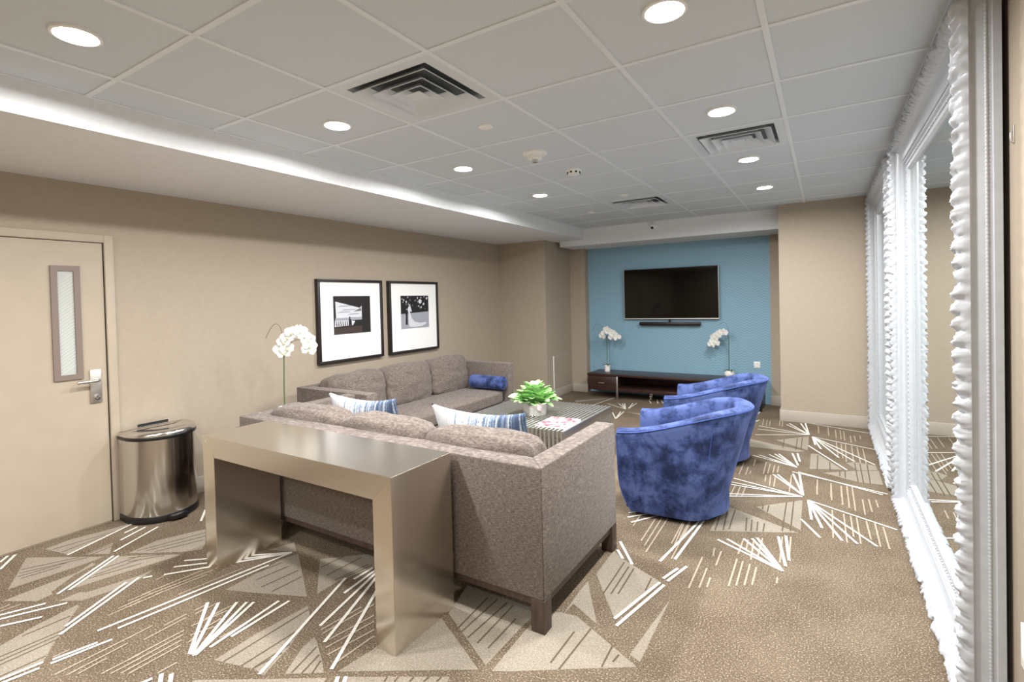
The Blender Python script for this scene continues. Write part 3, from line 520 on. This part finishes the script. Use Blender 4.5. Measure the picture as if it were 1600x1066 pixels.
def mirror(y0, y1, label):
    z0, z1 = .012, 2.50
    t = thing('wall_mirror', label, 'mirror', (0,0,0), group='big carved white mirrors')
    # side, molding, inner lip
    prof = [(0,.512),(0,.49),(.004,.487),(.005,.470),(.012,.452),(.012,.436),(.004,.428),(.004,.424),(.05,.424),(.056,.424),(.06,.430),(.085,.452),(.115,.462),(.118,.455),(.126,.455),(.128,.463),(.138,.463),(.14,.456),(.15,.456),(.153,.468),(.185,.474),(.187,.468),(.2,.470),(.207,.484),(.21,.492)]
    frame_sweep('frame_molding', y0, y1, z0, z1, prof, 'frame', t)
    n = 11; rp = []
    for i in range(n):
        a = PI*i/(n-1); rp.append((.027-.027*math.cos(a)*1.0+.002, .428-.036*math.sin(a)))
    def disp(s, i, m):
        e = math.sin(PI*i/(m-1)); u = i/(m-1)
        p = .056
        ph = (s+ .02*math.sin(u*PI*1.3))/p
        lobe = abs(math.sin(PI*ph)); k = math.floor(ph)
        big = .75+.5*abs(noise.noise(Vector((k*1.7, .3, 9.1))))
        vein = math.sin(PI*ph*6+u*5)*.0022
        fl = (.22-abs(noise.noise(Vector((s*24, u*2.6, 2.0)))))*.030 + (.2-abs(noise.noise(Vector((s*60, u*5, 5.0)))))*.014
        h = (lobe**.7-.55)*.022*big + vein + fl
        return -h*e, -(lobe**.8-.5)*.02*big*(1-u)*e - fl*.7*e
    frame_sweep('carved_border', y0, y1, z0, z1, rp, 'frame', t, step=.0055, disp=disp)
    bm = bmesh.new()
    # rope bead on the outer side of each edge, small beads on the inner band
    def ropeline(p, q):
        p, q = Vector(p), Vector(q); Ld = (q-p).length; m = int(Ld/.0045); pts = [p.lerp(q, k/m) for k in range(m+1)]
        bm_tube(bm, pts, [.0052+.0014*(1 if k%3 == 0 else -.4) for k in range(m+1)], 6)
    e = .006; xr = .473
    ropeline((xr,y0+e,z0),(xr,y0+e,z1)); ropeline((xr,y1-e,z0),(xr,y1-e,z1)); ropeline((xr,y0,z0+e),(xr,y1,z0+e)); ropeline((xr,y0,z1-e),(xr,y1,z1-e))
    from_bm('rope_bead', bm, 'frame', t, smooth=True)
    bm = bmesh.new()
    def beads(p, q):
        p, q = Vector(p), Vector(q); m = int((q-p).length/.03); d = (q-p).normalized()
        for k in range(m):
            c = p.lerp(q, (k+.5)/m); s = 1.0 if k%2 else .6
            mt = Matrix.Translation(c) @ Matrix.Diagonal((.007*s, .005+.009*s*abs(d.y), .005+.009*s*abs(d.z), 1))
            bmesh.ops.create_icosphere(bm, subdivisions=1, radius=1.0, matrix=mt)
    ti = .17; xb = .469
    beads((xb,y0+ti,z0+ti),(xb,y0+ti,z1-ti)); beads((xb,y1-ti,z0+ti),(xb,y1-ti,z1-ti)); beads((xb,y0+ti,z0+ti),(xb,y1-ti,z0+ti)); beads((xb,y0+ti,z1-ti),(xb,y1-ti,z1-ti))
    from_bm('bead_band', bm, 'frame', t, smooth=True)
    box('mirror_glass', (.486,.490,y0+.2,y1-.2,z0+.2,z1-.2), 'mirror', t)
    box('backing_board', (.492,.508,y0+.02,y1-.02,z0+.02,z1-.02), 'black', t)
    return t
mirror(2.31, 4.40, 'huge mirror in carved white frame nearest the viewer')
mirror(4.66, 6.68, 'carved white framed mirror farther off beside the pillar')
t = thing('wall_hook', 'small metal hook on the wall behind the near mirror', 'hook', (XR,2.265,2.0))
box('plate', (-.004,0,-.006,.006,-.03,.03), 'satin', t, bev=.001); tube('hook', [(-.003,0,.01),(-.010,0,.005),(-.010,0,-.02),(-.005,0,-.025)], .002, 'satin', t, 6)

# ------------------------------------------------------------------ sofas
def sofa(label, loc, rz, Ls, H=.752, D=.92, ch=.215):
    t = thing('sofa', label, 'sofa', loc, rz, 'matching taupe sofas')
    at, bt = .115, .13
    def pris(name, poly):
        bm = bmesh.new(); bm_prism(bm, poly, .152, H); bmesh.ops.recalc_face_normals(bm, faces=bm.faces)
        bmesh.ops.bevel(bm, geom=bm.edges[:], offset=.007, segments=3, profile=.5, affect='EDGES')
        return from_bm(name, bm, 'sofa', t, smooth=True, angle=math.radians(50))
    pris('back', [(0,0),(Ls,0),(Ls-at,bt),(at,bt)])
    pris('arm', [(0,0),(at,bt),(at,D),(0,D)]); pris('arm', [(Ls,0),(Ls,D),(Ls-at,D),(Ls-at,bt)])
    box('seat_base', (at,Ls-at,bt,D-.02,.152,.30), 'sofa', t, bev=.01)
    cushion('seat_cushion', (Ls-2*at)/2-.004, (D-bt-.02)/2, .072, 'sofa', t, (Ls/2, bt+(D-bt)/2, .372), e=9, bulge=(0,0,.006), n=16)
    r = box('rail', (.01,Ls-.01,.01,.05,.118,.152), 'legwood', t); box('rail', (.01,Ls-.01,D-.05,D-.01,.118,.152), 'legwood', t)
    box('rail', (.01,.05,.05,D-.05,.118,.152), 'legwood', t); box('rail', (Ls-.05,Ls-.01,.05,D-.05,.118,.152), 'legwood', t)
    for lx in (.0, Ls-.07):
        for ly in (.0, D-.07): box('leg', (lx,lx+.07,ly,ly+.07,0,.152), 'legwood', t, bev=.002)
    cw = (Ls-2*at)/3
    for k in range(3):
        cushion('back_cushion', cw/2-.002, .105, ch, 'sofa', t, (at+cw*(k+.5), bt+.115, .413+ch), rot=(.10,0,random.uniform(-.02,.02)), e=6.0, bulge=(0,.035,.010), wr=.013, seed=k+Ls*10, n=20, f=2.2)
    return t
sofaA = sofa('near taupe sofa standing with its back against the steel console table', (-3.445,1.956,0), 0, 2.365, ch=.198)
sofaB = sofa('far taupe sofa along the wall under the two framed photographs', (-4.125,5.18,0), -PI/2, 2.30, H=.757)

def pillow(name, hx, hz, T, mat, loc, rot, label):
    n = 26; bm = bmesh.new(); g = {}
    for s in (-1, 1):
        for i in range(n+1):
            for j in range(n+1):
                u, v = 2*i/n-1, 2*j/n-1
                if s == 1 and (i in (0,n) or j in (0,n)): g[(s,i,j)] = g[(-1,i,j)]; continue
                x = hx*u*(1-.05*(1-v*v)); z = hz*v*(1-.20*(1-u*u))
                th = T*(max(0,1-u*u)**.55)*(max(0,1-v*v)**.55)
                g[(s,i,j)] = bm.verts.new((x, s*th+noise.noise(Vector((u*3,v*3,s)))*.006*(1-u*u)*(1-v*v), z))
        for i in range(n):
            for j in range(n): bm.faces.new((g[(s,i,j)],g[(s,i+1,j)],g[(s,i+1,j+1)],g[(s,i,j+1)]))
    o = from_bm(name, bm, mat, None, loc, rot, smooth=True); return tag(o, label, 'pillow', 'striped lumbar pillows')
pillow('throw_pillow', .325, .215, .075, 'stripes', (-2.72,2.45,.675), (.30,0,.03), 'blue and white striped pillow on the near sofa, farther from the planter')
pillow('throw_pillow', .335, .215, .075, 'stripes', (-1.745,2.45,.675), (.30,0,.02), 'blue and white striped pillow on the near sofa, right in front of the planter')
t = thing('bolster_pillow', 'dark blue velvet bolster lying against the far arm of the far sofa', 'pillow', (-3.44,4.97,.535), PI/2)
lathe('bolster', [(0,-.235),(.05,-.235),(.072,-.222),(.078,-.20),(.078,.20),(.072,.222),(.05,.235),(0,.235)], 'velvet', t, 28, rot=(PI/2,0,0), angle=80)
for s in (-1,1): 
    bm = bmesh.new(); bm_tube(bm, [(.074*math.cos(a*PI/12), s*.222, .074*math.sin(a*PI/12)) for a in range(25)], .004, 6, False); from_bm('piping', bm, 'piping', t, smooth=True)

# ------------------------------------------------------------------ steel console table
cx0, cx1, cy0, cy1, cz = -3.07, -1.566, 1.525, 1.925, .766
t = thing('console_table', 'brushed champagne steel waterfall console table behind the near sofa', 'table', ((cx0+cx1)/2,(cy0+cy1)/2,0))
hx, hy, th = (cx1-cx0)/2, (cy1-cy0)/2, .115
def mitre(name, prof, mat):
    bm = bmesh.new(); a = [bm.verts.new((x,-hy,z)) for x,z in prof]; b = [bm.verts.new((x,hy,z)) for x,z in prof]; n = len(prof)
    bm.faces.new(a); bm.faces.new(b[::-1])
    for i in range(n): bm.faces.new((a[i], b[i], b[(i+1)%n], a[(i+1)%n]))
    bmesh.ops.recalc_face_normals(bm, faces=bm.faces); bmesh.ops.bevel(bm, geom=bm.edges[:], offset=.0016, segments=2, affect='EDGES')
    return from_bm(name, bm, mat, t, smooth=True, angle=math.radians(30))
mitre('top', [(-hx,cz),(hx,cz),(hx-th,cz-th),(-hx+th,cz-th)], 'steel_x')
mitre('leg', [(-hx,0),(-hx,cz),(-hx+th,cz-th),(-hx+th,0)], 'steel_z')
mitre('leg', [(hx,0),(hx,cz),(hx-th,cz-th),(hx-th,0)], 'steel_z')

# ------------------------------------------------------------------ armchairs
def armchair(label, loc, rz=0):
    t = thing('tub_chair', label, 'armchair', loc, rz, 'blue velvet tub chairs')
    nu = 60
    def plan(u, v, off=0.0):
        b = .305+.075*v**.8-off; a = .20+.20*v-off; xf = -.43+.075*max(0,1-v*2.2)**2
        La, Lb = .43, PI*.38; tot = 2*La+Lb; s = u*tot
        if s < La: k = s/La; return (xf+(0-xf)*k, -b)
        if s > La+Lb: k = (s-La-Lb)/La; return (0+(xf)*k, b)
        th = -PI/2+PI*(s-La)/Lb; return (a*math.cos(th), b*math.sin(th))
    def ztop(u):
        x, _ = plan(u, 1); k = min(1, max(0, (x+.43)/.80)); k = k*k*(3-2*k); return .598+.16*k
    bm = bmesh.new(); rows = []
    lev = [0,.03,.08,.16,.28,.42,.56,.70,.84,.94]
    for i in range(nu+1):
        u = i/nu; zt = ztop(u); row = []
        for l in lev:
            x, y = plan(u, l); row.append((x, y, .035+(zt-.035-.012)*l))
        for off, dz in ((.0,-.006),(.004,0),(.02,.008),(.05,.012),(.08,.006),(.098,-.008),(.104,-.03)):
            x, y = plan(u, 1, off); row.append((x, y, zt+dz))
        for z in (.6, .5, .34):
            zz = min(z, zt-.05); x, y = plan(u, .95, .112); row.append((x, y, zz))
        rows.append([bm.verts.new(p) for p in row])
    for a, b in zip(rows, rows[1:]):
        for i in range(len(a)-1): bm.faces.new((a[i], b[i], b[i+1], a[i+1]))
    bm.faces.new(rows[0]); bm.faces.new(rows[-1][::-1])
    sh = from_bm('shell', bm, 'velvet', t, smooth=True, angle=math.radians(60))
    pts = [(*plan(i/nu, 1, -.001), ztop(i/nu)-.010) for i in range(nu+1)]
    tube('piping', pts, .0045, 'piping', t, 6)
    for u in (.30, .70):
        tube('seam', [(*plan(u, l, -.0008), .04+(ztop(u)-.06)*l) for l in (.55,.65,.75,.85,.95)], .0022, 'piping', t, 5)
    for i in (0, nu):
        tube('edge_piping', [(plan(i/nu, l)[0]-.001, plan(i/nu, l)[1]*1.002, .035+(ztop(i/nu)-.047)*l) for l in (0,.05,.12,.2,.3,.45,.6,.8,.97)], .004, 'piping', t, 6)
    bm = bmesh.new(); poly = [(-.40,-.27),(.0,-.28)]+[(.24*math.cos(a), .27*math.sin(a)) for a in [(-PI/2+PI*k/12) for k in range(1,12)]]+[(.0,.28),(-.40,.27)]
    bm_prism(bm, poly, .045, .31); from_bm('seat_base', bm, 'velvet', t)
    cushion('seat_cushion', .31, .262, .075, 'velvet', t, (-.10,0,.375), e=5, bulge=(0,0,.015), n=14)
    lathe('swivel_base', [(0,0),(.25,0),(.25,.03),(.18,.045),(0,.045)], 'black', t, 36, loc=(-.07,0,0))
    return t
armchair('blue velvet tub chair nearest the viewer beside the near sofa arm', (-.81,3.675,0), .06)
armchair('blue velvet tub chair farther away, closest to the television wall', (-.83,4.95,0), .06)

# ------------------------------------------------------------------ slatted coffee table
tx0, tx1, ty0, ty1, tz = -2.92, -1.825, 3.70, 4.80, .42
t = thing('coffee_table', 'square polished metal coffee table made of narrow slats', 'table', ((tx0+tx1)/2,(ty0+ty1)/2,0))
hx, hy = (tx1-tx0)/2, (ty1-ty0)/2
me_c = {}
def slat(name, b, loc):
    key = b
    if key not in me_c:
        bm = bmesh.new(); bm_box(bm, *b); bmesh.ops.recalc_face_normals(bm, faces=bm.faces); me = bpy.data.meshes.new(name); bm.to_mesh(me); bm.free(); me.materials.append(M['tablemetal']); me_c[key] = me
    return link(name, me_c[key], None, t, loc)
ns = 28; pitch = 2*hx/ns
for k in range(ns):
    x = -hx+pitch*(k+.5)
    slat('top_slat', (-.009,.009,-hy,hy,-.014,0), (x,0,tz))
    for s in (-1,1): slat('side_slat', (-.008,.008,-.006,.006,.03,tz-.012), (x,s*(hy-.006),0))
for k in range(ns):
    y = -hy+2*hy/ns*(k+.5)
    for s in (-1,1): slat('side_slat', (-.006,.006,-.008,.008,.03,tz-.065), (s*(hx-.006),y,0))
for s in (-1,1):
    box('rail', (s*hx-.008 if s>0 else -hx,hx if s>0 else -hx+.008,-hy,hy,tz-.065,tz-.001), 'satin', t, bev=.001)
    box('floor_rail', (-hx,hx,s*hy-.014 if s>0 else -hy,hy if s>0 else -hy+.014,0,.03), 'satin', t)
    box('floor_rail', (s*hx-.014 if s>0 else -hx,hx if s>0 else -hx+.014,-hy+.015,hy-.015,0,.03), 'satin', t)
for yy in (-.3,.3): box('cross_rail', (-hx+.01,hx-.01,yy-.012,yy+.012,tz-.03,tz-.0125), 'satin', t)
# magazine
t = thing('magazine', 'pink and white magazine lying on the slatted coffee table', 'magazine', (-1.985,3.93,tz), .03)
box('pages', (-.142,.142,-.165,.165,.0,.014), 'paper', t, bev=.001); box('cover', (-.143,.143,-.166,.166,.014,.0155), 'cover', t)
# planter with leaves
t = thing('planter', 'round silver planter filled with pale green leaves on the coffee table', 'planter', (-2.35,4.17,tz))
lathe('pot', [(0,0),(.118,0),(.122,.004),(.126,.12),(.120,.122),(.118,.06),(0,.06)], 'stainless', t, 40)
lathe('soil', [(.118,.10),(0,.105)], 'twig', t, 24)
def leaf_mesh(Ln, W, curl):
    bm = bmesh.new(); rows = []
    for i in range(9):
        s = i/8; w = W*math.sin(PI*min(1, s**1.25*.95+.04))**.5; z = -curl*s*s*Ln+.0
        rows.append([bm.verts.new((s*Ln, w*k, z+abs(k)*w*.35)) for k in (-1,-.5,0,.5,1)])
    for a, b in zip(rows, rows[1:]):
        for k in range(4): bm.faces.new((a[k], b[k], b[k+1], a[k+1]))
    bmesh.ops.recalc_face_normals(bm, faces=bm.faces)
    me = bpy.data.meshes.new('leaf'); bm.to_mesh(me); bm.free(); me.materials.append(M['leaf'])
    for p in me.polygons: p.use_smooth = True
    return me
lms = [leaf_mesh(.15,.052,.45), leaf_mesh(.14,.056,.30), leaf_mesh(.13,.050,.6)]
random.seed(11)
for k in range(74):
    az = k*2.399963; fr = (k+.5)/74; el = math.radians(24+60*(1-fr)**.9) + random.uniform(-.12,.12)
    r = .10*fr; o = link('leaf', lms[k%3], None, t, (r*math.cos(az), r*math.sin(az), .10+.075*(1-fr)))
    s = random.uniform(.85,1.15); o.scale = (s,s,s)
    o.rotation_euler = Matrix.Rotation(az,4,'Z').to_3x3().to_4x4().__matmul__(Matrix.Rotation(-el,4,'Y')).__matmul__(Matrix.Rotation(random.uniform(-.5,.5),4,'X')).to_euler()

# ------------------------------------------------------------------ side table + orchids
t = thing('side_table', 'dark wooden side table in the corner between the two sofas', 'table', (-3.70,2.42,0))
box('top', (-.225,.225,-.22,.22,.535,.565), 'wood', t, bev=.002)
for sx in (-1,1):
    for sy in (-1,1): box('leg', (sx*.2-.02,sx*.2+.02,sy*.195-.02,sy*.195+.02,0,.535), 'wood', t)
box('shelf', (-.2,.2,-.195,.195,.18,.2), 'wood', t)
def petal_bm(bm, Ln, W, ang, tilt, cup=.25):
    rows = []; ca, sa = math.cos(ang), math.sin(ang)
    for i in range(6):
        s = i/5; w = W*math.sin(PI*min(1, .12+s*.86))**.7; r = .004+s*Ln; z = tilt*s*Ln+cup*s*s*Ln*.4
        row = []
        for k in (-1,-.5,0,.5,1):
            x, y = r, w*k; row.append(bm.verts.new((x*ca-y*sa, x*sa+y*ca, z+abs(k)*w*.18)))
        rows.append(row)
    for a, b in zip(rows, rows[1:]):
        for k in range(4): bm.faces.new((a[k], b[k], b[k+1], a[k+1]))
def make_flower(sc):
    bm = bmesh.new()
    for a in (0, 2*PI/3, 4*PI/3): petal_bm(bm, .048*sc, .017*sc, a+PI/2, .02)
    for a in (.18, PI-.18): petal_bm(bm, .052*sc, .031*sc, a, .12)
    bmesh.ops.recalc_face_normals(bm, faces=bm.faces); me = bpy.data.meshes.new('flower'); bm.to_mesh(me); bm.free(); me.materials.append(M['petal'])
    for p in me.polygons: p.use_smooth = True
    bm = bmesh.new(); bmesh.ops.create_icosphere(bm, subdivisions=2, radius=1, matrix=Matrix.Translation((0,-.008*sc,.010*sc)) @ Matrix.Diagonal((.008*sc,.012*sc,.010*sc,1)))
    ml = bpy.data.meshes.new('lip'); bm.to_mesh(ml); bm.free(); ml.materials.append(M['lip'])
    return me, ml
def orchid(label, loc, stem, flowers, twigs, pot, sc=1.0, face=(.55,-.8,.1)):
    t = thing('orchid', label, 'orchid', loc, group='white orchids in pots')
    lathe('pot', pot, 'pot', t, 32)
    tube('stem', stem, .0048, 'stem', t, 8)
    for tw in twigs: tube('twig', tw, .0018, 'twig', t, 5)
    fm, lm = make_flower(sc)
    for k, (p, dx) in enumerate(flowers):
        o = link('flower', fm, None, t, p); d = Vector((face[0]+dx, face[1], face[2]+random.uniform(-.15,.15))).normalized()
        q = d.to_track_quat('Z', 'Y'); o.rotation_euler = (q.to_matrix() @ Matrix.Rotation(random.uniform(-.3,.3),3,'Z')).to_euler()
        link('lip', lm, None, o)
    # strap leaves at the base
    for k, a in enumerate((.3, 2.2, 3.9, 5.3) if sc > 1.1 else ()):
        o = link('leaf', leaf_mesh(.07*sc, .014*sc, .6), None, t, (0,0,pot[-2][1]), (0,-.6,a))
        o.data.materials.clear(); o.data.materials.append(M['stem'])
    return t
random.seed(5)
RX, RY = .850, .526      # unit vector across the view, along the floor
def acr(s, z, d=0): return (RX*s-RY*d, RY*s+RX*d, z)
potA = [(0,0),(.05,0),(.055,.01),(.058,.13),(.052,.133),(.045,.12),(0,.12)]
orchid('tall white orchid on the side table in front of the taupe wall', (-3.68,2.46,.565),
    [acr(0,.1), acr(.0,.3), acr(.006,.52)] + bez(acr(.008,.56), acr(.02,.74), acr(.16,.86), acr(.235,.62), 14),
    [(acr(.02,.565,-.02),0),(acr(-.012,.60,-.02),-.2),(acr(.045,.60,-.02),.1),(acr(.025,.655,-.03),-.1),(acr(.055,.69,-.03),0),(acr(.09,.725,-.03),.1),(acr(.125,.735,-.03),0),(acr(.16,.735,-.03),.2),(acr(.19,.70,-.03),.1),(acr(.215,.665,-.02),.3),(acr(.225,.62,-.02),.4),(acr(.215,.585,-.02),.3)],
    [bez(acr(.01,.55),acr(.01,.85),acr(-.06,.86),acr(-.135,.68),14), bez(acr(.03,.60),acr(.08,.68),acr(.14,.69),acr(.2,.62),10)], potA, 1.05)
potB = [(0,0),(.042,0),(.044,.008),(.044,.10),(.04,.104),(.034,.095),(0,.095)]
orchid('white orchid in a tall square-shouldered pot on the cabinet end with the drawer', (-2.87,7.40,.372),
    [(0,0,.08),(0,0,.3),(.0,0,.48)]+bez((0,0,.5),(.0,0,.66),(.10,0,.72),(.2,-.01,.52),12),
    [((-.06,-.02,.545),-.3),((-.02,-.03,.60),0),((.02,-.03,.65),-.1),((.05,-.03,.62),0),((.10,-.03,.60),.1),((.13,-.03,.57),.2),((.10,-.03,.535),0),((.18,-.03,.53),.4)],
    [bez((0,0,.5),(-.05,0,.78),(-.2,0,.8),(-.22,0,.62),12), [(.04,0,.09),(.04,0,.3),(.04,0,.52)]], potB, 1.15, (.1,-1,.0))
potC = [(0,0),(.04,0),(.062,.02),(.07,.05),(.058,.085),(.035,.092),(.03,.085),(0,.08)]
orchid('white orchid in a round squat pot on the cabinet end behind the armchairs', (-1.13,7.48,.372),
    [(0,0,.08),(.0,0,.3),(0,0,.48)]+bez((0,0,.5),(-.0,0,.66),(-.12,0,.74),(-.22,-.01,.46),12),
    [((-.215,-.03,.45),-.3),((-.19,-.03,.49),0),((-.175,-.03,.545),-.2),((-.14,-.03,.58),0),((-.10,-.03,.615),0),((-.06,-.03,.62),.1),((-.165,-.03,.47),0)],
    [bez((0,0,.5),(.02,0,.72),(-.06,0,.82),(-.12,0,.72),10)], potC, 1.15, (-.1,-1,.0))

# ------------------------------------------------------------------ television cabinet
X0, X1, Y0, Y1 = -3.085, -.70, 7.115, 7.60
t = thing('media_cabinet', 'long low espresso wood cabinet under the television', 'cabinet', ((X0+X1)/2,(Y0+Y1)/2,0))
ox, oy = (X0+X1)/2, (Y0+Y1)/2
def cb(name, b, mat, par=None, bev=.001): return box(name, (b[0]-ox,b[1]-ox,b[2]-oy,b[3]-oy,b[4],b[5]), mat, par or t, bev=bev)
cb('top', (X0,X1,Y0,Y1,.342,.372), 'wood')
cb('drawer_box', (X0+.005,-2.625,Y0+.02,Y1,.125,.342), 'wood')
dr = cb('drawer', (X0+.008,-2.635,Y0+.002,Y0+.02,.13,.335), 'wood', None, .002)
cb('drawer_handle', (-2.905,-2.815,Y0-.014,Y0-.004,.232,.244), 'satin', dr)
cb('shelf', (-2.625,-.76,Y0+.01,Y1,.125,.172), 'wood')
cb('back_panel', (-2.62,-.76,Y1-.02,Y1,.172,.342), 'wood')
cb('end_panel', (-.76,-.70,Y0,Y1,0,.342), 'black')
cb('metal_leg', (-2.628,-2.606,Y0-.004,Y0+.03,0,.342), 'satin'); cb('metal_leg', (-2.628,-2.606,Y1-.04,Y1-.01,0,.125), 'satin')
lathe('caster', [(0,-.012),(.035,-.012),(.035,.012),(0,.012)], 'chrome', t, 20, loc=(-2.13-ox,Y0+.06-oy,.07), rot=(0,PI/2,0))
cb('caster_fork', (-2.15,-2.11,Y0+.05,Y0+.07,.07,.125), 'chrome')

# ------------------------------------------------------------------ television and soundbar
t = thing('television', 'large black flat television mounted on the blue wall', 'television', (-1.955,YT,1.55))
hw, hh = .690, .380
box('housing', (-hw,hw,-.065,-.025,-hh,hh), 'black', t, bev=.004)
box('screen', (-hw+.012,hw-.012,-.0665,-.064,-hh+.018,hh-.012), 'screen', t)
box('bottom_bezel', (-hw,hw,-.069,-.064,-hh,-hh+.015), 'satin', t)
for s in (-1,1): box('side_bezel', (s*hw-.004 if s>0 else -hw,hw if s>0 else -hw+.004,-.0685,-.064,-hh,hh), 'satin', t)
box('wall_bracket', (-.3,.3,-.025,-.001,-.2,.2), 'dark', t)
t = thing('soundbar', 'slim black soundbar hanging under the television', 'soundbar', (-1.965,YT,1.10))
box('bar', (-.445,.445,-.085,-.02,-.026,.026), 'black', t, bev=.006); box('bracket', (-.1,.1,-.02,0,-.02,.02), 'dark', t); box('stem', (-.012,.012,-.05,-.035,.02,.068), 'dark', t)

# ------------------------------------------------------------------ step trash can
t = thing('trash_can', 'half-round stainless steel step trash can by the door', 'trash can', (XL+.045,1.785,0))
def dplan(k, n=26):
    b, d = .225*k, .335
    return [(.0-(k-1)*.2,-b)]+[(.10+(d-.10)*math.cos(a)*(1+(k-1)), b*math.sin(a)) for a in [-PI/2+PI*i/n for i in range(n+1)]]+[(.0-(k-1)*.2,b)]
def dsolid(name, levels, mat, ang=40):
    bm = bmesh.new(); rings = [[bm.verts.new((x,y,z)) for x,y in dplan(k)] for k,z in levels]; n = len(rings[0])
    for a, b in zip(rings, rings[1:]):
        for i in range(n): bm.faces.new((a[i], a[(i+1)%n], b[(i+1)%n], b[i]))
    bm.faces.new(rings[0][::-1]); bm.faces.new(rings[-1]); return from_bm(name, bm, mat, t, smooth=True, angle=math.radians(ang))
dsolid('base', [(1.0,0),(1.01,.008),(1.01,.045),(.995,.05)], 'black')
dsolid('body', [(.99,.05),(.99,.585)], 'stainless')
dsolid('rim', [(1.0,.583),(1.015,.588),(1.015,.605),(1.0,.61)], 'black')
dsolid('lid', [(1.005,.608),(1.0,.622),(.96,.635),(.80,.642),(.76,.637),(.4,.640)], 'stainless', 70)
box('hinge', (.0,.012,-.1,.1,.64,.66), 'black', t)
bm = bmesh.new(); bm_prism(bm, [(.30,-.075),(.325,-.07),(.372,-.05),(.385,0),(.372,.05),(.325,.07),(.30,.075)], .012, .036)
bmesh.ops.bevel(bm, geom=bm.edges[:], offset=.005, segments=2, affect='EDGES'); pd = from_bm('pedal', bm, 'black', t, smooth=True, angle=.7)
bm = bmesh.new(); bm_prism(bm, [(.31,-.055),(.36,-.04),(.372,0),(.36,.04),(.31,.055)], .034, .039); from_bm('pedal_plate', bm, 'stainless', pd)
